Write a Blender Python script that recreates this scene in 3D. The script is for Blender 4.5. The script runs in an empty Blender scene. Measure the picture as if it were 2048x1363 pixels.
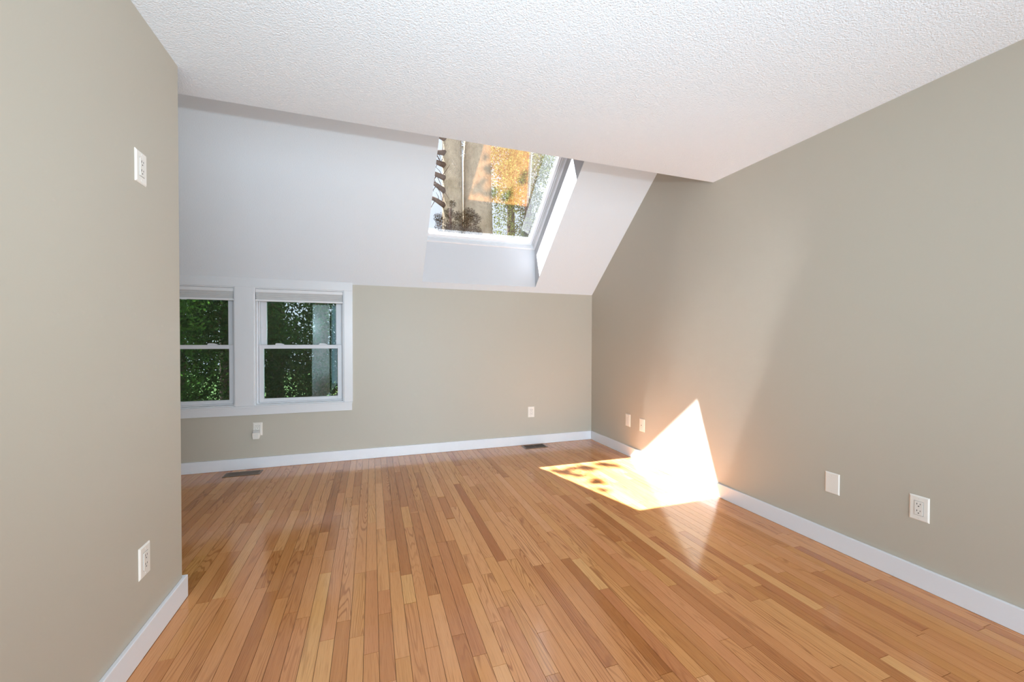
import bpy, bmesh, math, random
import numpy as np
from mathutils import Vector, Matrix

C = bpy.context.scene.collection
rnd = random.Random(7)

# ------------------------------------------------------------------ dimensions (metres)
XR, YB, H = 2.528, 4.341, 2.44          # right wall, back wall, flat ceiling height
XL, YL = -0.8324, 2.255                 # near left wall and where it ends
XA, YR = -2.45, -2.30                   # alcove side wall, rear wall
YE = 2.50                               # edge of the flat ceiling
SN = Vector((0, .6524, .7579)); SD = 4.15795   # slope plane, normal pointing out of the room
SU = Vector((0, -.7579, .6524))         # up the slope
BB_H, BB_T = .1031, .016
SUN = Vector((.3975, -.3375, -1.0))       # direction the sunlight travels


def slope_pt(x, a, o):
    return Vector((x, 0, 0)) + SU * a + SN * (SD + o)


# ------------------------------------------------------------------ materials
def mat(name):
    m = bpy.data.materials.new(name); m.use_nodes = True
    nt = m.node_tree; nt.nodes.clear()
    out = nt.nodes.new('ShaderNodeOutputMaterial')
    return m, nt, out


def node(nt, kind, **kw):
    n = nt.nodes.new(kind)
    for k, v in kw.items():
        if k.startswith('i_'):
            key = k[2:]
            key = int(key) if key.isdigit() else key.replace('_', ' ')
            n.inputs[key].default_value = v
        else:
            setattr(n, k, v)
    return n


def principled(name, col, rough=.5, bump=None, spec=.5, var=0.0, metallic=0.0):
    m, nt, out = mat(name)
    p = node(nt, 'ShaderNodeBsdfPrincipled')
    p.inputs['Base Color'].default_value = (*col, 1)
    p.inputs['Roughness'].default_value = rough
    p.inputs['Specular IOR Level'].default_value = spec
    p.inputs['Metallic'].default_value = metallic
    nt.links.new(p.outputs[0], out.inputs[0])
    tc = node(nt, 'ShaderNodeTexCoord')
    if var:
        nz = node(nt, 'ShaderNodeTexNoise', i_Scale=9.0, i_Detail=3.0)
        nt.links.new(tc.outputs['Object'], nz.inputs['Vector'])
        mx = node(nt, 'ShaderNodeMix', data_type='RGBA')
        mx.inputs[6].default_value = (*[c * (1 - var) for c in col], 1)
        mx.inputs[7].default_value = (*[min(1, c * (1 + var)) for c in col], 1)
        nt.links.new(nz.outputs[0], mx.inputs[0]); nt.links.new(mx.outputs[2], p.inputs['Base Color'])
    if bump:
        scale, strength, dist = bump
        nz = node(nt, 'ShaderNodeTexNoise', i_Scale=scale, i_Detail=2.0, i_Roughness=.55)
        nt.links.new(tc.outputs['Object'], nz.inputs['Vector'])
        b = node(nt, 'ShaderNodeBump', i_Strength=strength, i_Distance=dist)
        nt.links.new(nz.outputs[0], b.inputs['Height']); nt.links.new(b.outputs[0], p.inputs['Normal'])
    return m


M = {}
M['wall'] = principled('greige wall paint', (.482, .446, .371), .42, (160, .12, .0012), .3)
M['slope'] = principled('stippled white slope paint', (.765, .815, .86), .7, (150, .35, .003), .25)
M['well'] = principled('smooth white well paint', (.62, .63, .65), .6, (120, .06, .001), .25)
M['trim'] = principled('white semi-gloss trim paint', (.74, .755, .785), .28, (40, .04, .001), .5)
M['casing'] = principled('white casing paint', (.69, .69, .70), .28, (40, .05, .001), .5)
M['vinyl'] = principled('white window vinyl', (.66, .66, .68), .3, None, .5)
M['skyframe'] = principled('white skylight frame paint', (.82, .82, .83), .35, None, .5)
M['plate'] = principled('ivory white plastic', (.80, .765, .70), .3, None, .5)
M['plate2'] = principled('ivory white plastic insert', (.76, .73, .67), .28, None, .5)
M['slot'] = principled('dark slot', (.015, .014, .013), .6)
M['nickel'] = principled('brushed nickel', (.5, .48, .45), .35, None, .5, 0, 1.0)
M['gap'] = principled('dark board gap', (.055, .022, .008), .8)
M['fabric'] = principled('grey pleated shade fabric', (.53, .52, .51), .9, (300, .3, .001), .1)
M['rail'] = principled('white shade rail', (.72, .71, .71), .4)
M['vent'] = principled('brown enamelled metal', (.16, .105, .065), .4, None, .5, .15)
M['duct'] = principled('dark duct', (.02, .016, .013), .8)
M['lens'] = principled('milky grey lens', (.58, .56, .53), .3)
M['bark'] = principled('tan bark', (.34, .27, .18), .9, (28, .9, .03), .1, .45)
M['darkbark'] = principled('dark brown bark', (.09, .06, .045), .9, (40, .9, .02), .1, .3)
M['ground'] = principled('shaded grass', (.03, .06, .015), 1.0, (8, .6, .05), .1, .4)
M['shingle'] = principled('grey shingle', (.10, .10, .10), .9, (60, .5, .01), .1, .3)
M['darktrim'] = principled('dark stained trim', (.03, .022, .018), .4, None, .4, .15)
M['fascia'] = principled('white fascia paint', (.7, .74, .76), .5)


def ceiling_mat():
    m, nt, out = mat('knocked-down white ceiling')
    p = node(nt, 'ShaderNodeBsdfPrincipled', i_Roughness=.75)
    p.inputs['Base Color'].default_value = (.795, .84, .885, 1)
    p.inputs['Specular IOR Level'].default_value = .2
    nt.links.new(p.outputs[0], out.inputs[0])
    tc = node(nt, 'ShaderNodeTexCoord')
    n1 = node(nt, 'ShaderNodeTexNoise', i_Scale=105.0, i_Detail=3.0, i_Roughness=.6)
    n2 = node(nt, 'ShaderNodeTexNoise', i_Scale=210.0, i_Detail=1.0)
    ad = node(nt, 'ShaderNodeMath', operation='MULTIPLY_ADD', i_1=.45)
    b = node(nt, 'ShaderNodeBump', i_Strength=.65, i_Distance=.006)
    for n in (n1, n2):
        nt.links.new(tc.outputs['Object'], n.inputs['Vector'])
    nt.links.new(n2.outputs[0], ad.inputs[0]); nt.links.new(n1.outputs[0], ad.inputs[2])
    nt.links.new(ad.outputs[0], b.inputs['Height']); nt.links.new(b.outputs[0], p.inputs['Normal'])
    return m


M['ceiling'] = ceiling_mat()


def glass_mat(name, gain, tint, speck, mirror=(1, 1, 1)):
    """A thin architectural pane: clear transmission plus a fresnel mirror of the room, with a little dirt."""
    m, nt, out = mat(name)
    tr = node(nt, 'ShaderNodeBsdfTransparent'); tr.inputs[0].default_value = (*tint, 1)
    gl = node(nt, 'ShaderNodeBsdfGlossy'); gl.inputs['Roughness'].default_value = .004; gl.inputs[0].default_value = (*mirror, 1)
    fr = node(nt, 'ShaderNodeFresnel', i_IOR=1.5)
    mu = node(nt, 'ShaderNodeMath', operation='MULTIPLY', i_1=gain, use_clamp=True)
    mx = node(nt, 'ShaderNodeMixShader')
    nt.links.new(fr.outputs[0], mu.inputs[0]); nt.links.new(mu.outputs[0], mx.inputs[0])
    nt.links.new(tr.outputs[0], mx.inputs[1]); nt.links.new(gl.outputs[0], mx.inputs[2])
    last = mx
    if speck:
        tc = node(nt, 'ShaderNodeTexCoord')
        vo = node(nt, 'ShaderNodeTexVoronoi', i_Scale=55.0)
        nz = node(nt, 'ShaderNodeTexNoise', i_Scale=6.0, i_Detail=2.0)
        lt = node(nt, 'ShaderNodeMath', operation='LESS_THAN', i_1=.10)
        gt = node(nt, 'ShaderNodeMath', operation='GREATER_THAN', i_1=.57)
        mm = node(nt, 'ShaderNodeMath', operation='MULTIPLY')
        m2 = node(nt, 'ShaderNodeMath', operation='MULTIPLY', i_1=speck)
        nt.links.new(tc.outputs['Object'], vo.inputs['Vector']); nt.links.new(tc.outputs['Object'], nz.inputs['Vector'])
        nt.links.new(vo.outputs['Distance'], lt.inputs[0]); nt.links.new(nz.outputs[0], gt.inputs[0])
        nt.links.new(lt.outputs[0], mm.inputs[0]); nt.links.new(gt.outputs[0], mm.inputs[1])
        nt.links.new(mm.outputs[0], m2.inputs[0])
        hz = node(nt, 'ShaderNodeMath', operation='ADD', i_1=.003); nt.links.new(m2.outputs[0], hz.inputs[0]); m2 = hz
        tl = node(nt, 'ShaderNodeBsdfTranslucent'); tl.inputs[0].default_value = (.9, .9, .9, 1)
        m3 = node(nt, 'ShaderNodeMixShader')
        nt.links.new(m2.outputs[0], m3.inputs[0]); nt.links.new(mx.outputs[0], m3.inputs[1]); nt.links.new(tl.outputs[0], m3.inputs[2])
        last = m3
    nt.links.new(last.outputs[0], out.inputs[0])
    return m


M['pane'] = glass_mat('window pane glass', 2.4, (.86, .90, .89), 0, (.78, .97, .98))
M['skypane'] = glass_mat('skylight pane glass', 1.3, (.97, .98, .98), .22)


def leaf_mat(name, c1, c2, trans=.45):
    m, nt, out = mat(name)
    tc = node(nt, 'ShaderNodeTexCoord')
    nz = node(nt, 'ShaderNodeTexNoise', i_Scale=1.6, i_Detail=4.0)
    wn = node(nt, 'ShaderNodeAttribute', attribute_name='tone')
    mx = node(nt, 'ShaderNodeMix', data_type='RGBA')
    mx.inputs[6].default_value = (*c1, 1); mx.inputs[7].default_value = (*c2, 1)
    av = node(nt, 'ShaderNodeMath', operation='MULTIPLY_ADD', i_1=.5)
    hf = node(nt, 'ShaderNodeMath', operation='MULTIPLY', i_1=.5)
    nt.links.new(tc.outputs['Object'], nz.inputs['Vector'])
    nt.links.new(nz.outputs[0], hf.inputs[0])
    nt.links.new(wn.outputs['Fac'], av.inputs[0]); nt.links.new(hf.outputs[0], av.inputs[2])
    nt.links.new(av.outputs[0], mx.inputs[0])
    df = node(nt, 'ShaderNodeBsdfDiffuse'); tl = node(nt, 'ShaderNodeBsdfTranslucent')
    ms = node(nt, 'ShaderNodeMixShader'); ms.inputs[0].default_value = trans
    nt.links.new(mx.outputs[2], df.inputs[0]); nt.links.new(mx.outputs[2], tl.inputs[0])
    nt.links.new(df.outputs[0], ms.inputs[1]); nt.links.new(tl.outputs[0], ms.inputs[2])
    nt.links.new(ms.outputs[0], out.inputs[0])
    return m


M['leaf_dark'] = leaf_mat('deep green leaves', (.009, .024, .005), (.027, .062, .012), .35)
M['leaf_mid'] = leaf_mat('mid green leaves', (.02, .055, .009), (.06, .14, .022), .45)
M['leaf_yellow'] = leaf_mat('yellow green leaves', (.04, .06, .015), (.21, .23, .07), .4)
M['leaf_orange'] = leaf_mat('tan autumn leaves', (.07, .065, .03), (.20, .18, .10), .4)
M['needle'] = leaf_mat('dark conifer needles', (.007, .008, .004), (.022, .022, .012), .15)


def floor_mat():
    m, nt, out = mat('varnished red oak strip')
    L = nt.links.new
    p = node(nt, 'ShaderNodeBsdfPrincipled')
    p.inputs['IOR'].default_value = 1.66
    tc = node(nt, 'ShaderNodeTexCoord')
    tone = node(nt, 'ShaderNodeAttribute', attribute_name='tone')
    hue = node(nt, 'ShaderNodeAttribute', attribute_name='hue')
    seed = node(nt, 'ShaderNodeAttribute', attribute_name='seed')
    cmb = node(nt, 'ShaderNodeCombineXYZ')
    L(seed.outputs['Fac'], cmb.inputs[0]); L(seed.outputs['Fac'], cmb.inputs[2])

    def stretched(sx, sy, detail, rough=.5, dist=0.0):
        mp = node(nt, 'ShaderNodeVectorMath', operation='MULTIPLY'); mp.inputs[1].default_value = (sx, sy, 1)
        ad = node(nt, 'ShaderNodeVectorMath', operation='ADD')
        L(tc.outputs['Object'], mp.inputs[0]); L(mp.outputs[0], ad.inputs[0]); L(cmb.outputs[0], ad.inputs[1])
        n = node(nt, 'ShaderNodeTexNoise', i_Scale=1.0, i_Detail=detail, i_Roughness=rough, i_Distortion=dist)
        L(ad.outputs[0], n.inputs['Vector'])
        return n.outputs[0]

    field = stretched(10.0, .62, 2.0, .42, .2)
    k = node(nt, 'ShaderNodeMath', operation='MULTIPLY', i_1=165.0); L(field, k.inputs[0])
    sn = node(nt, 'ShaderNodeMath', operation='SINE'); L(k.outputs[0], sn.inputs[0])
    rg = node(nt, 'ShaderNodeMapRange'); L(sn.outputs[0], rg.inputs[0])
    rg.inputs[1].default_value = .25; rg.inputs[2].default_value = 1.0
    msk = node(nt, 'ShaderNodeMapRange'); L(stretched(9, .7, 1.0), msk.inputs[0])
    msk.inputs[1].default_value = .44; msk.inputs[2].default_value = .66
    rings = node(nt, 'ShaderNodeMath', operation='MULTIPLY'); L(rg.outputs[0], rings.inputs[0]); L(msk.outputs[0], rings.inputs[1])
    pores = node(nt, 'ShaderNodeMapRange'); L(stretched(420, 9, 2.0, .6), pores.inputs[0])
    pores.inputs[1].default_value = .50; pores.inputs[2].default_value = .72
    streak = stretched(60, .8, 3.0, .6)

    # plank tone: light straw - salmon tan - dark brown
    ramp = node(nt, 'ShaderNodeValToRGB')
    e = ramp.color_ramp.elements
    e[0].position = 0.0; e[0].color = (.360, .105, .020, 1)
    e[1].position = 1.0; e[1].color = (.735, .410, .170, 1)
    for pos, c in ((.28, (.480, .185, .056, 1)), (.5, (.605, .262, .090, 1)), (.75, (.670, .318, .120, 1))):
        x = e.new(pos); x.color = c
    st = node(nt, 'ShaderNodeMath', operation='MULTIPLY_ADD', i_1=.22, i_2=-.11); L(streak, st.inputs[0])
    tt = node(nt, 'ShaderNodeMath', operation='ADD'); L(tone.outputs['Fac'], tt.inputs[0]); L(st.outputs[0], tt.inputs[1])
    L(tt.outputs[0], ramp.inputs[0])
    # hue shift: towards honey or towards rose
    hm = node(nt, 'ShaderNodeMix', data_type='RGBA', blend_type='MULTIPLY'); hm.inputs[0].default_value = 1.0
    hr = node(nt, 'ShaderNodeValToRGB'); h = hr.color_ramp.elements
    h[0].color = (1.0, 1.03, .88, 1); h[1].color = (1.0, .955, 1.06, 1)
    L(hue.outputs['Fac'], hr.inputs[0]); L(ramp.outputs[0], hm.inputs[6]); L(hr.outputs[0], hm.inputs[7])
    dk = node(nt, 'ShaderNodeMix', data_type='RGBA', blend_type='MULTIPLY'); dk.inputs[7].default_value = (.60, .50, .42, 1)
    f1 = node(nt, 'ShaderNodeMath', operation='MULTIPLY', i_1=.85); L(rings.outputs[0], f1.inputs[0])
    L(f1.outputs[0], dk.inputs[0]); L(hm.outputs[2], dk.inputs[6])
    d2 = node(nt, 'ShaderNodeMix', data_type='RGBA', blend_type='MULTIPLY'); d2.inputs[7].default_value = (.68, .60, .52, 1)
    f2 = node(nt, 'ShaderNodeMath', operation='MULTIPLY', i_1=.6); L(pores.outputs[0], f2.inputs[0])
    L(f2.outputs[0], d2.inputs[0]); L(dk.outputs[2], d2.inputs[6])
    L(d2.outputs[2], p.inputs['Base Color'])
    rr = node(nt, 'ShaderNodeMapRange'); L(stretched(14, 1.5, 3.0), rr.inputs[0])
    rr.inputs[3].default_value = .105; rr.inputs[4].default_value = .155
    L(rr.outputs[0], p.inputs['Roughness'])
    b = node(nt, 'ShaderNodeBump', i_Strength=.05, i_Distance=.002); L(stretched(30, 1.2, 1.0), b.inputs['Height'])
    L(b.outputs[0], p.inputs['Normal'])
    L(p.outputs[0], out.inputs[0])
    return m


M['floor'] = floor_mat()


# ------------------------------------------------------------------ mesh helpers
def link(o, parent=None):
    C.objects.link(o)
    if parent is not None:
        o.parent = parent
    return o


def obj(name, bm, m, parent=None, smooth=False, bevel=0.0):
    me = bpy.data.meshes.new(name); bm.normal_update(); bm.to_mesh(me); bm.free()
    me.materials.append(M[m] if isinstance(m, str) else m)
    if smooth:
        for f in me.polygons: f.use_smooth = True
    o = link(bpy.data.objects.new(name, me), parent)
    if bevel:
        md = o.modifiers.new('edge', 'BEVEL'); md.width = bevel; md.segments = 2; md.limit_method = 'ANGLE'
    return o


def box(bm, x0, x1, y0, y1, z0, z1):
    v = [bm.verts.new(c) for c in ((x0, y0, z0), (x1, y0, z0), (x1, y1, z0), (x0, y1, z0), (x0, y0, z1), (x1, y0, z1), (x1, y1, z1), (x0, y1, z1))]
    for f in ((3, 2, 1, 0), (4, 5, 6, 7), (0, 1, 5, 4), (1, 2, 6, 5), (2, 3, 7, 6), (3, 0, 4, 7)):
        bm.faces.new([v[i] for i in f])
    return v


def boxes(*bs):
    bm = bmesh.new()
    for b in bs: box(bm, *b)
    return bm


def prism(bm, pts, axis, a0, a1):
    """Extrude a 2-D outline along an axis: 'x' takes (y, z), 'y' takes (x, z), 'z' takes (x, y)."""
    def at(p, a):
        return {'x': (a, p[0], p[1]), 'y': (p[0], a, p[1]), 'z': (p[0], p[1], a)}[axis]
    lo = [bm.verts.new(at(p, a0)) for p in pts]; hi = [bm.verts.new(at(p, a1)) for p in pts]
    bm.faces.new(lo[::-1]); bm.faces.new(hi)
    n = len(pts)
    for i in range(n):
        bm.faces.new((lo[i], lo[(i + 1) % n], hi[(i + 1) % n], hi[i]))
    bmesh.ops.recalc_face_normals(bm, faces=bm.faces[:])


def tube(bm, path, radii, seg=10):
    rings = []
    for i, (pt, r) in enumerate(zip(path, radii)):
        a = Vector(path[max(0, i - 1)]); b = Vector(path[min(len(path) - 1, i + 1)])
        t = (b - a).normalized()
        u = t.cross(Vector((.3, .9, .1))).normalized(); w = t.cross(u)
        rings.append([bm.verts.new(Vector(pt) + (u * math.cos(2 * math.pi * k / seg) + w * math.sin(2 * math.pi * k / seg)) * r) for k in range(seg)])
    for a, b in zip(rings, rings[1:]):
        for k in range(seg):
            bm.faces.new((a[k], a[(k + 1) % seg], b[(k + 1) % seg], b[k]))
    bm.faces.new(rings[0][::-1]); bm.faces.new(rings[-1])


def struct(o, label, cat):
    o['kind'] = 'structure'; o['label'] = label; o['category'] = cat
    return o


def thing(name, label, cat, loc=(0, 0, 0), rotz=0.0, group=None, kind=None):
    o = bpy.data.objects.new(name, None); o.empty_display_size = .1
    C.objects.link(o); o.location = loc; o.rotation_euler = (0, 0, rotz)
    o['label'] = label; o['category'] = cat
    if group: o['group'] = group
    if kind: o['kind'] = kind
    return o


# ------------------------------------------------------------------ room shell
# floor: strips of red oak laid front to back
PW, PH = .0559, .41
NOTED = [  # plank centre x, y from, y to, tone, hue: the boards that stand out in the room
    (0.666, 2.085, 3.329, 0.1, 0.6),
    (0.498, 2.698, 3.081, 0.25, 0.6),
    (0.219, 2.992, 3.796, 0.24, 0.6),
    (0.274, 2.884, 3.999, 0.3, 0.55),
    (0.274, 1.908, 2.862, 0.27, 0.45),
    (0.386, 1.483, 2.394, 0.33, 0.8),
    (0.833, 1.275, 1.980, 0.27, 0.6),
    (0.498, 3.091, 3.886, 0.76, 0.5),
    (0.498, 2.212, 2.691, 0.72, 0.5),
    (0.778, 2.172, 2.937, 0.66, 0.6),
    (0.889, 1.982, 2.603, 0.72, 0.6),
    (0.051, 2.018, 2.686, 0.68, 0.4),
    (1.392, 2.065, 2.818, 0.2, 0.3),
    (1.001, 1.182, 1.993, 0.14, 0.15),
    (1.560, 1.480, 2.727, 0.88, 0.35),
    (1.616, 1.572, 2.044, 0.26, 0.9),
    (1.896, 1.247, 1.628, 0.85, 0.25),
    (1.784, 0.828, 1.463, 0.28, 0.3),
    (1.728, 0.910, 1.376, 0.72, 0.3),
    (2.007, 0.797, 1.511, 0.42, 0.0),
    (2.175, 1.015, 1.459, 0.3, 0.75),
    (2.343, 1.316, 1.673, 0.3, 0.9),
    (1.840, 0.827, 0.977, 0.85, 0.3),
    (2.399, 0.939, 1.306, 0.36, 0.85),
    (-0.229, 2.509, 2.991, 0.3, 0.3),
    (-0.117, 3.542, 3.912, 0.32, 0.6),
    (-0.117, 2.608, 3.138, 0.72, 0.5),
    (-0.396, 2.110, 2.553, 0.34, 0.4),
    (-0.508, 2.229, 2.596, 0.38, 0.4),
    (-0.788, 2.673, 3.057, 0.7, 0.45),
    (-0.732, 2.189, 2.665, 0.34, 0.4),
    (0.163, 1.883, 2.118, 0.82, 0.2),
    (0.051, 1.469, 1.844, 0.36, 0.45),
    (-0.005, 1.626, 2.213, 0.44, 0.7),
    (0.107, 1.565, 2.166, 0.64, 0.4),
    (0.163, 1.406, 1.879, 0.48, 0.5),
    (0.330, 1.614, 2.247, 0.36, 0.7),
    (1.672, 1.387, 1.587, 0.4, 0.6),
]


def build_floor():
    x_lo, x_hi, y_lo, y_hi = XA, XR, YR, YB
    bm = bmesh.new()
    lt = bm.faces.layers.float.new('tone'); lh = bm.faces.layers.float.new('hue'); ls = bm.faces.layers.float.new('seed')
    g = .0008
    r = random.Random(11)
    noted = {}
    for x, y0, y1, t, h in NOTED:
        noted.setdefault(math.floor(x / PW - PH), []).append((min(y0, y1), max(y0, y1), t, h))
    k0 = math.floor(x_lo / PW - PH); k1 = math.ceil(x_hi / PW - PH)
    for k in range(k0, k1):
        a, b = max(x_lo, (k + PH) * PW), min(x_hi, (k + 1 + PH) * PW)
        if b - a < .004: continue
        fixed = sorted(noted.get(k, []))
        spans = []
        def fill(lo, hi):
            y = lo
            while y < hi - 1e-6:
                n = min(hi, y + r.choice((.32, .45, .55, .7, .85, 1.0, 1.25)) * r.uniform(.85, 1.15))
                if hi - n < .2: n = hi
                t = min(.92, max(.12, r.gauss(.53, .115)))
                if r.random() < .05: t = r.uniform(.12, .3)
                spans.append((y, n, t, min(1, max(0, r.gauss(.5, .22))))); y = n
        y = y_lo - r.uniform(0, .5)
        for f in fixed:
            if f[0] > y + .02: fill(y, f[0])
            spans.append(f); y = f[1]
        fill(y, y_hi + .01)
        for (s, e, t, h) in spans:
            s, e = max(s, y_lo), min(e, y_hi)
            if e - s < .01: continue
            v = [bm.verts.new(c) for c in ((a + g, s + g, 0), (b - g, s + g, 0), (b - g, e - g, 0), (a + g, e - g, 0))]
            d = [bm.verts.new((c.co.x, c.co.y, -.004)) for c in v]
            fs = [bm.faces.new(v)] + [bm.faces.new((v[(i + 1) % 4], v[i], d[i], d[(i + 1) % 4])) for i in range(4)]
            sd = r.uniform(0, 90)
            for f in fs: f[lt] = t; f[lh] = h; f[ls] = sd
    o = obj('floor', bm, 'floor')
    struct(o, 'varnished red oak strip floor running towards the back wall', 'floor')
    sub = obj('subfloor', boxes((XA - .1, XR + .1, YR - .1, YB + .1, -.12, -.0042)), 'gap', o)
    sub['kind'] = 'structure'


build_floor()

T = .13
ZTOP = 3.62
struct(obj('wall_right', boxes((XR, XR + T, YR - T, YB + .16, -.12, ZTOP)), 'wall'), 'long greige wall on the right with the sunlit triangle', 'wall')
struct(obj('wall_left', boxes((XA, XL, -.30, YL, -.004, H + .02), (XL - T, XL, -.46, -.30, -.004, H + .02), (XL - T, XL, YR, -.46, 2.05, H + .02), (XL - T, XL, YR, -.46, -.004, .10)), 'wall', bevel=.004), 'greige wall close by on the left ending at an outside corner', 'wall')
struct(obj('wall_alcove', boxes((XA - T, XA, -.30, YB + .16, -.12, ZTOP)), 'wall'), 'greige side wall of the window alcove', 'wall')
struct(obj('wall_rear', boxes((XL, XR + T, YR - T, YR, -.12, ZTOP)), 'wall'), 'greige rear wall behind the viewpoint', 'wall')

# window openings in the back wall
W2 = (-1.035, -.262); W1 = (-1.96, -1.187); WZ = (.586, 1.685)
struct(obj('wall_back', boxes(
    (XA, XR, YB, YB + .15, -.12, WZ[0]), (W2[1], XR, YB, YB + .15, WZ[0], 1.95), (W1[1], W2[0], YB, YB + .15, WZ[0], 1.95),
    (XA, W1[0], YB, YB + .15, WZ[0], 1.95), (W1[0], W1[1], YB, YB + .15, WZ[1], 1.95), (W2[0], W2[1], YB, YB + .15, WZ[1], 1.95)), 'wall'),
    'low greige knee wall at the back under the sloped ceiling', 'wall')

struct(obj('ceiling', boxes((XA - T, XR + T, YR - T, YE, H, H + .14)), 'ceiling'), 'flat white textured ceiling', 'ceiling')
struct(obj('wall_header', boxes((XA - T, XR + T, YE - .1, YE, H + .14, ZTOP)), 'slope'), 'white upright face above the edge of the flat ceiling', 'wall')

# sloped ceiling with the flared skylight well cut through it
WX0, WX1 = .493, 1.757        # lips of the well
WT0 = .49                    # left well wall leans out to here at the frame
A_LO = SU.dot(Vector((0, 4.277, 1.805)))        # bottom lip, along the slope
O_F = .33                                         # room face of the skylight frame
B_TOP = SU.dot(Vector((0, 4.295, (SD + O_F - .6524 * 4.295) / .7579)))
G_HI, G_LO = -.589, -1.745                       # glass, along the slope
F_HI = G_HI + .06
z_hi = slope_pt(0, F_HI, O_F).z
A_HI = SU.dot(Vector((0, (SD - .7579 * z_hi) / .6524, z_hi)))


def build_slope():
    bm = bmesh.new()
    OT = .47
    a_bot = SU.dot(Vector((0, YB + .002, (SD - .6524 * (YB + .002)) / .7579))); a_top = SU.dot(Vector((0, YE - .05, (SD - .6524 * (YE - .05)) / .7579)))
    P = lambda x, a, o: bm.verts.new(slope_pt(x, a, o))
    x0, x1 = XA - T, XR + T
    i = [P(WX0, A_LO, 0), P(WX1, A_LO, 0), P(WX1, A_HI, 0), P(WX0, A_HI, 0)]
    t = [P(WT0, B_TOP, O_F), P(WX1, B_TOP, O_F), P(WX1, F_HI, O_F), P(WT0, F_HI, O_F)]
    u = [P(WT0, B_TOP, OT), P(WX1, B_TOP, OT), P(WX1, F_HI, OT), P(WT0, F_HI, OT)]
    e = [P(x0, a_bot, 0), P(x1, a_bot, 0), P(x1, a_top, 0), P(x0, a_top, 0)]
    s = [P(x0, a_bot - .12, OT), P(x1, a_bot - .12, OT), P(x1, a_top, OT), P(x0, a_top, OT)]
    well = []
    for k in range(4):
        n = (k + 1) % 4
        bm.faces.new((e[k], e[n], i[n], i[k]))
        well.append(bm.faces.new((i[k], i[n], t[n], t[k])))
        well.append(bm.faces.new((t[k], t[n], u[n], u[k])))
        bm.faces.new((u[k], u[n], s[n], s[k]))
        bm.faces.new((s[k], s[n], e[n], e[k]))
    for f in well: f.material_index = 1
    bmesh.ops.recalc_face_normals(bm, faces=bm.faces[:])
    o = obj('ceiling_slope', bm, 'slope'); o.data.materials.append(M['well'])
    struct(o, 'white sloped ceiling with the flared skylight well', 'ceiling')


build_slope()

# roof eave outside, over the windows
bm = bmesh.new()
prism(bm, [(YB + .15, 1.74), (YB + .62, 1.74), (YB + .62, 1.86), (YB + .15, 2.30)], 'x', XA - .6, XR + .6)
struct(obj('roof_eave', bm, 'fascia'), 'white soffit of the roof eave over the windows', 'eave')

# baseboards
def board(pts_xy, name, label):
    """Skirting along a wall line; the outline sits in plan and the top edge is eased."""
    bm = bmesh.new()
    prism(bm, pts_xy, 'z', 0.0005, BB_H)
    o = obj(name, bm, 'trim', bevel=.003)
    struct(o, label, 'baseboard')


board([(XR, YR), (XR, YB - BB_T), (XR - BB_T, YB - BB_T), (XR - BB_T, YR)], 'baseboard_right', 'white baseboard along the right wall')
board([(XA, YB), (XR, YB), (XR, YB - BB_T), (XA, YB - BB_T)], 'baseboard_back', 'white baseboard along the back wall')
board([(XL, -.46), (XL + .0165, -.46), (XL + .0165, YL + .0165), (XA + .02, YL + .0165), (XA + .02, YL), (XL, YL)], 'baseboard_left', 'white baseboard wrapping the corner of the left wall')
board([(XA, YL + .02), (XA + BB_T, YL + .02), (XA + BB_T, YB - BB_T), (XA, YB - BB_T)], 'baseboard_alcove', 'white baseboard in the alcove')

# window casing
CF = YB - .02
bm = bmesh.new()
zs = (SD - .6524 * CF) / .7579
prism(bm, [(CF, WZ[1]), (YB, WZ[1]), (YB, zs - .018), (CF, zs)], 'x', -2.04, -.182)
for a, b in ((-2.04, W1[0]), (W1[1], W2[0]), (W2[1], -.182)):
    box(bm, a, b, CF, YB, .586, WZ[1])
box(bm, -2.05, -.186, CF - .006, YB, .569, .586)
box(bm, -2.04, -.189, CF, YB, .501, .569)
struct(obj('trim_1', bm, 'casing', bevel=.0018), 'wide flat white casing round both windows', 'window casing')


# ------------------------------------------------------------------ double-hung windows
def ring(bm, x0, x1, z0, z1, y0, y1, wl, wr, wb, wt):
    box(bm, x0, x0 + wl, y0, y1, z0, z1); box(bm, x1 - wr, x1, y0, y1, z0, z1)
    box(bm, x0 + wl, x1 - wr, y0, y1, z0, z0 + wb); box(bm, x0 + wl, x1 - wr, y0, y1, z1 - wt, z1)


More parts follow.
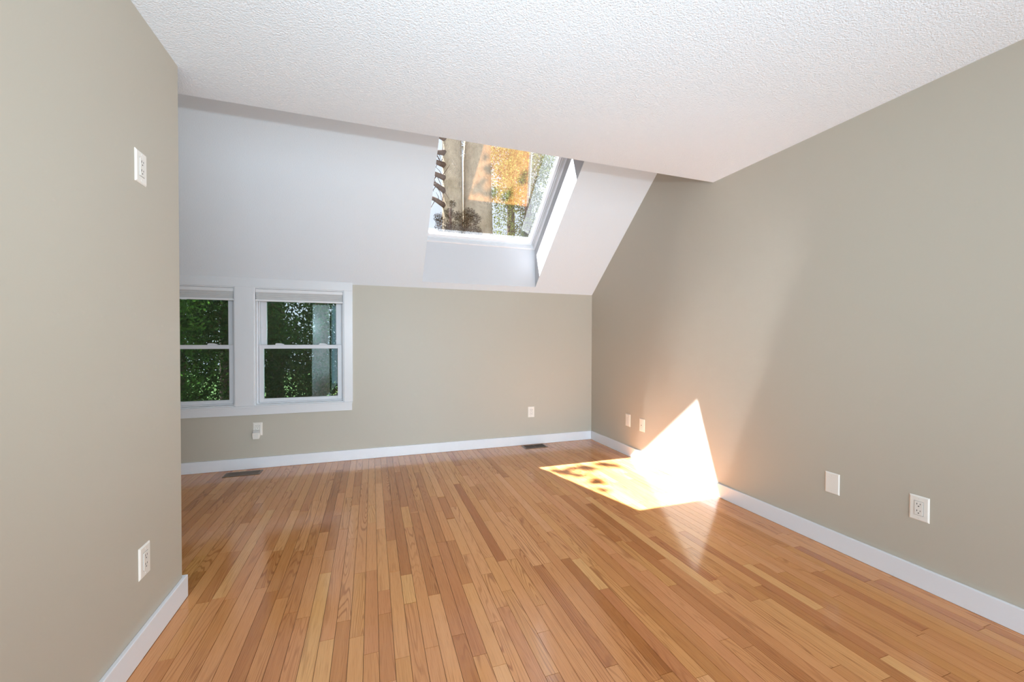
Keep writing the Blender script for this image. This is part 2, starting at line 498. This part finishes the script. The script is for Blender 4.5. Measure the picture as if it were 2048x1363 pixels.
def make_window(name, x0, x1, label):
    w = thing(name, label, 'window', ((x0 + x1) / 2, YB, WZ[0]), kind='structure')
    hw = (x1 - x0) / 2; h = WZ[1] - WZ[0]
    bm = bmesh.new(); ring(bm, -hw, hw, 0, h, -.004, .15, .010, .010, .008, .010)
    obj('jamb', bm, 'casing', w)
    bm = bmesh.new(); ring(bm, -hw + .010, hw - .010, .008, h - .010, .045, .15, .012, .012, .012, .02)
    ring(bm, -hw + .022, hw - .022, .020, h - .03, .082, .092, .008, .008, .004, .01)
    obj('window_frame', bm, 'vinyl', w, bevel=.0012)
    # lower sash on the room side
    ls = bmesh.new(); ring(ls, -hw + .0245, hw - .0245, .0205, .564, .050, .080, .039, .039, .034, .036)
    s1 = obj('lower_sash', ls, 'vinyl', w, bevel=.0018)
    obj('pane', boxes((-hw + .062, hw - .062, .064, .068, .052, .530)), 'pane', s1)
    us = bmesh.new(); ring(us, -hw + .0305, hw - .0305, .530, h - .0305, .094, .122, .050, .050, .034, .045)
    s2 = obj('upper_sash', us, 'vinyl', w, bevel=.0018)
    obj('pane', boxes((-hw + .078, hw - .078, .106, .110, .560, h - .07)), 'pane', s2)
    for fx in (-.19, .19):
        lk = bmesh.new()
        prism(lk, [(fx - .036, .5645), (fx + .036, .5645), (fx + .040, .570), (fx + .012, .579), (fx - .026, .580), (fx - .036, .574)], 'y', .054, .078)
        obj('sash_lock', lk, 'vinyl', s1, bevel=.002)
    for sx in (-1, 1):
        tb = boxes((sx * (hw - .0405) - .006, sx * (hw - .0405) + .006, .086, .094, .72, .755))
        obj('tilt_latch', tb, 'vinyl', s2, bevel=.001)
    return w


bm = bmesh.new()
for y0, y1, z0, z1 in ((-.50, -.40, 0.0, 2.12), (YR, -.50, 2.05, 2.12), (YR, -.50, .0, .10)):
    box(bm, XL, XL + .018, y0, y1, z0, z1)
struct(obj('trim_2', bm, 'darktrim', bevel=.002), 'dark wooden casing of the side window behind the viewpoint', 'window casing')
w4 = thing('window_4', 'tall side window in the left wall behind the viewpoint', 'window', (XL, -.8, 0), kind='structure')
obj('pane', boxes((-.07, -.066, -1.495, .335, .105, 2.045)), 'pane', w4)
make_window('window_1', *W1, 'double-hung window on the left, partly hidden by the left wall corner')
make_window('window_2', *W2, 'double-hung window on the right, fully in view')


def make_shade(x0, x1, label):
    xm = (x0 + x1) / 2; hw = (x1 - x0) / 2 - .012
    t = thing('cellular_shade', label, 'window shade', (xm, YB + .022, 1.673), group='raised window shades')
    hb = bmesh.new()
    prism(hb, [(-.026, 0), (.02, 0), (.02, -.034), (-.020, -.034), (-.026, -.028)], 'x', -hw, hw)
    obj('headrail', hb, 'rail', t, bevel=.0015)
    fb = bmesh.new()
    pts = []
    n = 7
    for i in range(n + 1):
        z = -.034 - .064 * i / n
        pts.append((-.018 if i % 2 else -.022, z))
    pts += [(.014, -.098), (.014, -.034)]
    prism(fb, pts, 'x', -hw + .003, hw - .003)
    obj('pleated_fabric', fb, 'fabric', t)
    rb = bmesh.new()
    prism(rb, [(-.024, -.098), (.016, -.098), (.016, -.113), (-.018, -.116), (-.024, -.112)], 'x', -hw, hw)
    r = obj('bottom_rail', rb, 'rail', t, bevel=.0015)
    obj('pull_tab', boxes((-.022, .022, -.028, -.020, -.119, -.111)), 'rail', r, bevel=.0015)


make_shade(*W1, 'grey pleated shade raised at the top of the partly hidden left window')
make_shade(*W2, 'grey pleated shade raised at the top of the fully visible right window')


# ------------------------------------------------------------------ skylight
def build_skylight():
    base = slope_pt((WT0 + WX1) / 2, B_TOP, O_F)
    t = thing('window_3', 'roof skylight with a white frame deep in the sloped ceiling', 'skylight', (0, 0, 0), kind='structure')
    gx0, gx1 = .553, 1.697
    def sring(bm, xa, xb, a0, a1, o0, o1, w):
        """Rectangular ring lying in the slope."""
        ob = []
        for o in (o0, o1):
            ob.append([[bm.verts.new(slope_pt(x, a, o)) for x, a in ((xa, a0), (xb, a0), (xb, a1), (xa, a1))],
                       [bm.verts.new(slope_pt(x, a, o)) for x, a in ((xa + w[0], a0 + w[1]), (xb - w[2], a0 + w[1]), (xb - w[2], a1 - w[3]), (xa + w[0], a1 - w[3]))]])
        (lo_o, lo_i), (hi_o, hi_i) = ob
        for k in range(4):
            n = (k + 1) % 4
            bm.faces.new((lo_o[k], lo_o[n], lo_i[n], lo_i[k])); bm.faces.new((hi_o[k], hi_o[n], hi_i[n], hi_i[k]))
            bm.faces.new((lo_o[k], lo_o[n], hi_o[n], hi_o[k])); bm.faces.new((lo_i[k], lo_i[n], hi_i[n], hi_i[k]))
        bmesh.ops.recalc_face_normals(bm, faces=bm.faces[:])
    E = .0006
    bm = bmesh.new(); sring(bm, WT0 + E, WX1 - E, B_TOP + E, F_HI - E, .332, .50, (.018, .020, .017, .018))
    obj('skylight_frame', bm, 'skyframe', t, bevel=.0015)
    bm = bmesh.new(); sring(bm, WT0 + .021, WX1 - .0205, B_TOP + .0235, F_HI - .021, .380, .46, (.008, .004, .008, .008))
    obj('gasket_rail', bm, 'skyframe', t, bevel=.001)
    bm = bmesh.new()
    xa, xb, a0, a1 = WT0 + .032, WX1 - .0315, B_TOP + .028, F_HI - .032
    sring(bm, xa, xb, a0, a1, .392, .440, (gx0 - xa, G_LO - a0, xb - gx1, a1 - G_HI))
    fb = bmesh.new(); sring(fb, WT0 + E, WX1 - E, B_TOP + E, F_HI - E, .4405, .462, (.046, .044, .046, .018))
    s = obj('skylight_sash', bm, 'skyframe', t, bevel=.0015)
    bm = bmesh.new()
    q = [[bm.verts.new(slope_pt(x, a, o)) for x, a in ((gx0 - .004, G_LO - .004), (gx1 + .004, G_LO - .004), (gx1 + .004, G_HI + .004), (gx0 - .004, G_HI + .004))] for o in (.4402, .4440)]
    bm.faces.new(q[0]); bm.faces.new(q[1])
    for k in range(4): bm.faces.new((q[0][k], q[0][(k + 1) % 4], q[1][(k + 1) % 4], q[1][k]))
    bmesh.ops.recalc_face_normals(bm, faces=bm.faces[:])
    obj('pane', bm, 'skypane', s)
    obj('flashing', fb, 'shingle', t)


build_skylight()


# ------------------------------------------------------------------ wall plates (built facing -y, origin on the wall)
def plate_part(t, w=.078, h=.122, th=.006):
    bm = bmesh.new()
    v0 = [bm.verts.new((sx * w / 2, 0, sz * h / 2)) for sx, sz in ((-1, -1), (1, -1), (1, 1), (-1, 1))]
    v1 = [bm.verts.new((sx * w / 2, -th * .35, sz * h / 2)) for sx, sz in ((-1, -1), (1, -1), (1, 1), (-1, 1))]
    i = .0055
    v2 = [bm.verts.new((sx * (w / 2 - i), -th, sz * (h / 2 - i))) for sx, sz in ((-1, -1), (1, -1), (1, 1), (-1, 1))]
    for a, b in ((v0, v1), (v1, v2)):
        for k in range(4): bm.faces.new((a[k], a[(k + 1) % 4], b[(k + 1) % 4], b[k]))
    bm.faces.new(v2); bm.faces.new(v0[::-1])
    bmesh.ops.recalc_face_normals(bm, faces=bm.faces[:])
    return obj('wall_plate', bm, 'plate', t, bevel=.001)


def disc(bm, x, z, y0, y1, r, seg=14):
    prism(bm, [(x + r * math.cos(2 * math.pi * k / seg), z + r * math.sin(2 * math.pi * k / seg)) for k in range(seg)], 'y', y0, y1)


def screws(t, zs, th=.006):
    for z in zs:
        bm = bmesh.new(); disc(bm, 0, z, -th - .0008, -th + .002, .0032)
        s = obj('screw', bm, 'plate2', t)
        obj('screw_slot', boxes((-.0026, .0026, -th - .0010, -th - .0006, z - .0004, z + .0004)), 'lens', s)


def receptacle(t, th=.006, socket_holes=(1, -1)):
    """Square-faced duplex insert with a shadow gap round it."""
    obj('insert_gap', boxes((-.0178, .0178, -th - .0002, -.001, -.0345, .0345)), 'slot', t)
    r = obj('receptacle', boxes((-.0168, .0168, -th - .0022, -.001, -.0335, .0335)), 'plate2', t, bevel=.0012)
    f = -th - .0024
    for s in socket_holes:
        z = s * .0165
        bm = bmesh.new()
        box(bm, -.0074, -.0052, f - .0002, f + .001, z + .0010, z + .0090)
        box(bm, .0052, .0074, f - .0002, f + .001, z + .0018, z + .0084)
        disc(bm, 0, z - .0062, f - .0002, f + .001, .0026, 10)
        obj('socket_holes', bm, 'slot', r)


def outlet(label, loc, rotz, group='duplex wall outlets', holes=(1, -1)):
    t = thing('wall_outlet', label, 'outlet', loc, rotz, group)
    plate_part(t); receptacle(t, socket_holes=holes); screws(t, (.0475, -.0475))
    return t


R90 = math.pi / 2
# on the right wall the plate faces -x; on the left wall it faces +x
outlet('ivory duplex outlet on the right wall, nearest to the viewer', (XR, 1.208, .3845), -R90)
outlet('ivory duplex outlet low on the back wall near the right corner', (1.7375, YB, .373), 0)
outlet('ivory duplex outlet under the window with a small night light plugged in', (-1.0115, YB, .366), 0)
outlet('ivory duplex outlet low on the near left wall', (XL, 1.924, .3495), R90)
outlet('ivory duplex outlet high on the near left wall', (XL, 1.925, 1.852), R90)

t = thing('blank_plate', 'blank ivory cover plate left of the nearest outlet on the right wall', 'cover plate', (XR, 1.6035, .375), -R90)
plate_part(t); screws(t, (.042, -.042))
t = thing('switch_plate', 'ivory plate with a plain rectangular insert, nearest the back corner', 'cover plate', (XR, 3.5915, .3685), -R90)
plate_part(t, .082, .128); screws(t, (.05, -.05))
obj('insert_gap', boxes((-.0178, .0178, -.0062, -.001, -.0345, .0345)), 'plate2', t)
obj('blank_insert', boxes((-.0168, .0168, -.0078, -.001, -.0335, .0335)), 'plate2', t, bevel=.0015)
t = thing('cable_plate', 'ivory cable jack plate with a dark centre hole beside the plain plate', 'cover plate', (XR, 3.3565, .3625), -R90)
plate_part(t, .084, .126); screws(t, (.045, -.045))
bm = bmesh.new(); disc(bm, 0, 0, -.0072, -.004, .0085, 18)
j = obj('jack_collar', bm, 'plate2', t)
bm = bmesh.new(); disc(bm, 0, 0, -.0125, -.006, .0045, 12)
j2 = obj('coaxial_jack', bm, 'nickel', j)
bm = bmesh.new(); disc(bm, 0, 0, -.0130, -.0124, .0034, 12)
obj('jack_hole', bm, 'slot', j)

# night light in the lower socket of the outlet under the window
t = thing('night_light', 'small ivory night light plugged into the outlet under the window', 'night light', (-1.0175, YB - .009, .318))
bm = bmesh.new()
prism(bm, [(-.031, .018), (-.031, -.012), (-.027, -.040), (.024, -.040), (.031, -.012), (.031, .018)], 'y', -.030, 0)
obj('body', bm, 'plate', t, bevel=.004)
bm = bmesh.new()
prism(bm, [(-.029, .018), (.029, .018), (.028, .040), (-.028, .040)], 'y', -.024, -.0005)
obj('lens', bm, 'lens', t, bevel=.004)
obj('front_panel', boxes((-.019, .017, -.0315, -.0295, -.034, .008)), 'plate2', t, bevel=.001)


# ------------------------------------------------------------------ floor registers
def register(label, cx, cy, w, d, open_):
    t = thing('floor_register', label, 'floor vent', (cx, cy, 0), group='brown floor vents')
    bm = bmesh.new()
    r = .020
    zt = .005
    outer = ((-w / 2, -d / 2), (w / 2, -d / 2), (w / 2, d / 2), (-w / 2, d / 2))
    mid = ((-w / 2 + .006, -d / 2 + .006), (w / 2 - .006, -d / 2 + .006), (w / 2 - .006, d / 2 - .006), (-w / 2 + .006, d / 2 - .006))
    inner = ((-w / 2 + r, -d / 2 + r), (w / 2 - r, -d / 2 + r), (w / 2 - r, d / 2 - r), (-w / 2 + r, d / 2 - r))
    L = [[bm.verts.new((*p, z)) for p in ps] for ps, z in ((outer, .0004), (mid, zt), (inner, zt), (inner, .0012))]
    for a, b in zip(L, L[1:]):
        for k in range(4): bm.faces.new((a[k], a[(k + 1) % 4], b[(k + 1) % 4], b[k]))
    bmesh.ops.recalc_face_normals(bm, faces=bm.faces[:])
    obj('rim', bm, 'vent', t)
    obj('duct_opening', boxes((-w / 2 + r, w / 2 - r, -d / 2 + r, d / 2 - r, .0003, .0011)), 'duct', t)
    bm = bmesh.new()
    iw, idp = w - 2 * r, d - 2 * r
    if open_:
        for k in range(1, 4): box(bm, -iw / 2, iw / 2, -idp / 2 + idp * k / 4 - .002, -idp / 2 + idp * k / 4 + .002, .0012, .0030)
        box(bm, -.002, .002, -idp / 2, idp / 2, .0012, .0032)
    else:
        n = 23
        for k in range(n):
            x = -iw / 2 + iw * (k + .5) / n
            box(bm, x - iw / n * .27, x + iw / n * .27, -idp / 2, idp / 2, .0012, .0046)
        box(bm, -iw / 2, iw / 2, -.002, .002, .0012, .0044)
    obj('grille', bm, 'vent', t)


register('brown slatted floor vent under the windows at the left', -1.093, 4.193, .290, .128, False)
register('brown open floor vent by the back wall near the right corner', 1.735, 4.228, .272, .150, True)


# ------------------------------------------------------------------ outside
def leaves(name, centres, n, size, m, parent, seed, squash=1.0, aspect=.42):
    aspect = .16 if m == 'needle' else aspect
    """A leafy mass: folded leaf blades scattered through ellipsoid clumps (x, y, z, radius)."""
    g = np.random.default_rng(seed)
    c = np.array(centres, float)
    wts = c[:, 3] ** 2; idx = g.choice(len(c), n, p=wts / wts.sum())
    d = g.normal(size=(n, 3)); d /= np.linalg.norm(d, axis=1)[:, None]
    rad = g.uniform(.15, 1, n) ** .5
    pos = c[idx, :3] + d * (rad * c[idx, 3])[:, None] * np.array([1, 1, squash])
    u = g.normal(size=(n, 3)); u /= np.linalg.norm(u, axis=1)[:, None]
    v = np.cross(u, g.normal(size=(n, 3))); v /= np.linalg.norm(v, axis=1)[:, None]
    w = np.cross(u, v)
    s = size * g.uniform(.6, 1.3, n)[:, None]
    P = np.stack([pos - u * s, pos + v * s * aspect + w * s * .15, pos + u * s, pos - v * s * aspect + w * s * .15], 1).reshape(-1, 3)
    me = bpy.data.meshes.new(name)
    f = np.arange(n * 4).reshape(n, 4)
    faces = np.concatenate([f[:, [0, 1, 2]], f[:, [0, 2, 3]]])
    me.from_pydata(P.tolist(), [], faces.tolist())
    at = me.attributes.new('tone', 'FLOAT', 'POINT')
    at.data.foreach_set('value', np.repeat(g.uniform(0, 1, n), 4).astype(np.float32))
    me.materials.append(M[m])
    return link(bpy.data.objects.new(name, me), parent)


GZ = -3.0
struct(obj('ground', boxes((-40, 40, 5.2, 60, GZ - .3, GZ)), 'ground'), 'shaded ground outside', 'ground')


def tree(name, label, x, y, top, r0, crowns, n, size, leaf, seed, bark='darkbark', lean=(0, 0), limbs=(), group='trees outside'):
    t = thing(name, label, 'tree', (x, y, GZ), group=group)
    g = random.Random(seed)
    bm = bmesh.new()
    hgt = top - GZ
    N = 9
    path = [(lean[0] * i / N + g.uniform(-.03, .03), lean[1] * i / N + g.uniform(-.03, .03), hgt * i / N) for i in range(N + 1)]
    tube(bm, path, [r0 * (1 - .55 * i / N) for i in range(N + 1)], 14)
    for (p0, p1, ra) in limbs:
        a = Vector(p0) - Vector((x, y, GZ)); b = Vector(p1) - Vector((x, y, GZ))
        mid = (a + b) / 2 + Vector((g.uniform(-.05, .05), g.uniform(-.05, .05), g.uniform(-.1, .12)))
        tube(bm, [a, mid, b], [ra, ra * .7, ra * .25], 7)
    obj('trunk', bm, bark, t, smooth=True)
    if n:
        leaves('foliage', [(c[0] - x, c[1] - y, c[2] - GZ, c[3]) for c in crowns], n, size, leaf, t, seed)
    return t


def blob(cx, cy, cz, rx, ry, rz, k, rr, seed):
    g = random.Random(seed); out = []
    for _ in range(k):
        while True:
            a = [g.uniform(-1, 1) for _ in range(3)]
            if sum(v * v for v in a) < 1: break
        out.append((cx + a[0] * rx, cy + a[1] * ry, cz + a[2] * rz, rr * g.uniform(.6, 1.3)))
    return out


# seen through the two windows
tree('leafy_tree', 'dark leafy tree filling the view of the right window', -.9, 8.2, 4.6, .16, blob(-.9, 8.2, 1.6, 1.5, 1.0, 3.6, 34, .55, 1), 24000, .040, 'leaf_dark', 1)
tree('leafy_tree', 'dark leafy tree behind the left window, trunk on the left', -3.0, 8.0, 4.8, .15, blob(-3.0, 8.0, 1.6, 1.4, 1.0, 3.6, 34, .55, 2), 24000, .040, 'leaf_dark', 2)
tree('leafy_tree', 'bright green leafy tree close outside the left window', -3.0, 6.6, 3.2, .07, blob(-2.9, 6.6, 1.0, .55, .4, 1.9, 22, .34, 3), 6500, .038, 'leaf_mid', 3)
tree('leafy_tree', 'tall dark tree behind the other leafy trees', -2.2, 11.0, 7.5, .22, blob(-2.0, 11.0, 2.2, 3.2, 1.0, 5.0, 44, .9, 4), 30000, .06, 'leaf_dark', 4)
tree('garden_shrub', 'low bright green shrub below the right window', -1.3, 6.4, -.4, .03, blob(-1.3, 6.4, -.75, .9, .4, .75, 20, .35, 5), 7000, .035, 'leaf_mid', 5, group='shrubs outside')
tree('garden_shrub', 'low bright green shrub below the left window', -3.1, 6.3, -.4, .03, blob(-3.0, 6.3, -.6, .8, .4, .8, 20, .35, 6), 7000, .035, 'leaf_mid', 6, group='shrubs outside')

# seen through the skylight
t = tree('big_tree', 'big tan trunk at the left of the skylight with bare side branches', 1.62, 8.6, 11.5, .30, [], 0, 0, None, 8, 'bark', (0, 0))
g = random.Random(21)
for z, dx, dz in ((4.0, .1, .25), (4.3, .1, .30), (4.58, .0, .14), (4.85, -.1, .10), (5.12, .0, -.14), (5.4, .1, .12), (5.62, 0, -.1), (5.9, .1, .2), (6.3, .1, .2)):
    bm = bmesh.new()
    a, b = Vector((-.14, -.08, z - GZ)), Vector((-1.25 + dx, -.1, z + dz * 1.6 - GZ))
    tube(bm, [a, a.lerp(b, .25) + Vector((0, 0, .03)), a.lerp(b, .6) - Vector((0, 0, .03)), b], [.062, .042, .030, .012], 8)
    for q in range(8):
        s0 = a.lerp(b, g.uniform(.04, .4)); e0 = s0 + Vector((g.uniform(-.35, .2), g.uniform(-.2, .2), g.choice((-1, 1)) * g.uniform(.15, .34)))
        tube(bm, [s0, (s0 + e0) / 2 + Vector((.02, 0, .02)), e0], [.008, .006, .003], 5)
    obj('branch', bm, 'darkbark', t, smooth=True)
tree('big_tree', 'broad tan trunk right of the narrow gap in the skylight view', 2.205, 8.7, 11.5, .44, [], 0, 0, None, 9, 'bark', (0, 0))
tree('yellow_tree', 'yellow green leafy tree at the right of the skylight view', 3.7, 9.6, 8.0, .14, blob(3.7, 9.6, 5.0, 1.3, .9, 2.2, 34, .45, 10), 20000, .032, 'leaf_yellow', 10)
tree('autumn_tree', 'tan autumn tree high behind the skylight', 4.3, 12.5, 11.0, .18, blob(4.2, 12.5, 7.6, 1.7, .9, 1.5, 26, .5, 11), 16000, .038, 'leaf_orange', 11)
tree('conifer_tree', 'dark conifer tip at the lower left of the skylight view', 1.35, 7.2, 3.55, .05, [(1.36, 7.2, 3.62, .07), (1.30, 7.2, 3.45, .10), (1.46, 7.2, 3.42, .09), (1.66, 7.2, 3.48, .12), (1.78, 7.2, 3.40, .11), (1.58, 7.2, 3.28, .12), (1.12, 7.2, 3.35, .10), (1.2, 7.2, 3.2, .16), (1.4, 7.2, 3.12, .2), (1.75, 7.2, 3.15, .16), (1.5, 7.2, 2.9, .22)], 9000, .020, 'needle', 12)

# limb over the roof whose leaves dapple the patch of sun
SPOTS = [(1.60, 3.38, .05), (1.68, 3.33, .05), (1.80, 3.38, .06), (1.92, 3.35, .08), (1.72, 3.20, .05), (1.64, 3.28, .045), (1.80, 3.0, .06), (1.76, 2.82, .05),
         (2.12, 3.40, .07), (2.2, 3.32, .05), (2.42, 3.1, .07), (2.46, 3.0, .05)]
def above(x, y, z):
    return (x - SUN.x * z, y - SUN.y * z, z)
ctr = [(*above(x, y, 8.4 + .5 * math.sin(9 * x)), r) for x, y, r in SPOTS]
tree('maple_tree', 'maple with a long limb reaching over the roof', -2.6, 9.2, 10.0, .17, ctr, 270, .06, 'leaf_mid', 13,
     limbs=[((-2.5, 9.1, 8.0), ctr[3][:3], .05)] + [(ctr[3][:3], c[:3], .006) for c in ctr[::2]])

# ------------------------------------------------------------------ light
sun = bpy.data.lights.new('sun', 'SUN'); sun.energy = 38.0; sun.angle = .0093; sun.color = (.97, .98, 1.05)
so = link(bpy.data.objects.new('sun', sun)); so.rotation_euler = SUN.to_track_quat('-Z', 'Y').to_euler()

w = bpy.data.worlds.new('sky'); bpy.context.scene.world = w; w.use_nodes = True
nt = w.node_tree; nt.nodes.clear()
bg = nt.nodes.new('ShaderNodeBackground'); wo = nt.nodes.new('ShaderNodeOutputWorld')
bg.inputs[0].default_value = (.74, .84, 1.0, 1); bg.inputs[1].default_value = 1.1
nt.links.new(bg.outputs[0], wo.inputs[0])


def area(name, loc, target, sx, sy, power, col=(1, 1, 1)):
    l = bpy.data.lights.new(name, 'AREA'); l.shape = 'RECTANGLE'; l.size = sx; l.size_y = sy; l.energy = power; l.color = col
    o = link(bpy.data.objects.new(name, l)); o.location = loc
    o.rotation_euler = (Vector(target) - Vector(loc)).to_track_quat('-Z', 'Y').to_euler()
    return o


# added broad fill at the closed rear wall, and the photographer's flash
area('rear_fill', (.85, YR + .06, 1.25), (.85, 4.0, 1.25), 3.0, 1.9, 104, (.76, .89, 1.03))
fl = bpy.data.lights.new('flash', 'SPOT'); fl.energy = 100; fl.spot_size = math.radians(125); fl.spot_blend = 1.0; fl.shadow_soft_size = .03
fl.color = (.76, .91, 1.0)
fo = link(bpy.data.objects.new('flash', fl)); fo.location = (.05, -.1, 1.465)
fo.rotation_euler = (Vector((.75, 4.0, 1.9)) - fo.location).to_track_quat('-Z', 'Y').to_euler()

up = bpy.data.lights.new('ceiling_fill', 'SPOT'); up.energy = 215; up.color = (.58, .84, 1.0); up.spot_size = math.radians(95); up.spot_blend = 1.0; up.shadow_soft_size = .15  # added unseen spot that brightens the ceiling; the room has no such lamp
uo = link(bpy.data.objects.new('ceiling_fill', up)); uo.location = (.8, -1.2, .25)
uo.rotation_euler = (Vector((1.0, 2.7, 2.44)) - uo.location).to_track_quat('-Z', 'Y').to_euler()

# ------------------------------------------------------------------ camera
yaw, pitch, roll = .33292, -.013679, .002518
cy, sy_, cp, sp = math.cos(yaw), math.sin(yaw), math.cos(pitch), math.sin(pitch)
f = Vector((sy_ * cp, cy * cp, sp)); r_ = Vector((cy, -sy_, 0)); u_ = r_.cross(f)
cr, sr = math.cos(roll), math.sin(roll)
R, U = r_ * cr + u_ * sr, u_ * cr - r_ * sr
cam = bpy.data.cameras.new('camera'); cam.sensor_width = 36; cam.lens = 809.44 * 36 / 2048; cam.shift_y = 9.6226 / 2048
cam.clip_start = .02
co = link(bpy.data.objects.new('camera', cam))
co.matrix_world = Matrix(((R.x, U.x, -f.x, 0), (R.y, U.y, -f.y, 0), (R.z, U.z, -f.z, 1.2), (0, 0, 0, 1)))
sc = bpy.context.scene; sc.camera = co
sc.view_settings.view_transform = 'Standard'; sc.view_settings.look = 'None'
sc.view_settings.gamma = 1.0; sc.view_settings.use_curve_mapping = False
sc.view_settings.exposure = 0.18
sc.cycles.use_denoising = True
sc.cycles.max_bounces = 12; sc.cycles.diffuse_bounces = 6; sc.cycles.transparent_max_bounces = 16
sc.cycles.caustics_reflective = True; sc.cycles.caustics_refractive = False
sc.cycles.sample_clamp_indirect = 0.0; sc.cycles.blur_glossy = 0.0
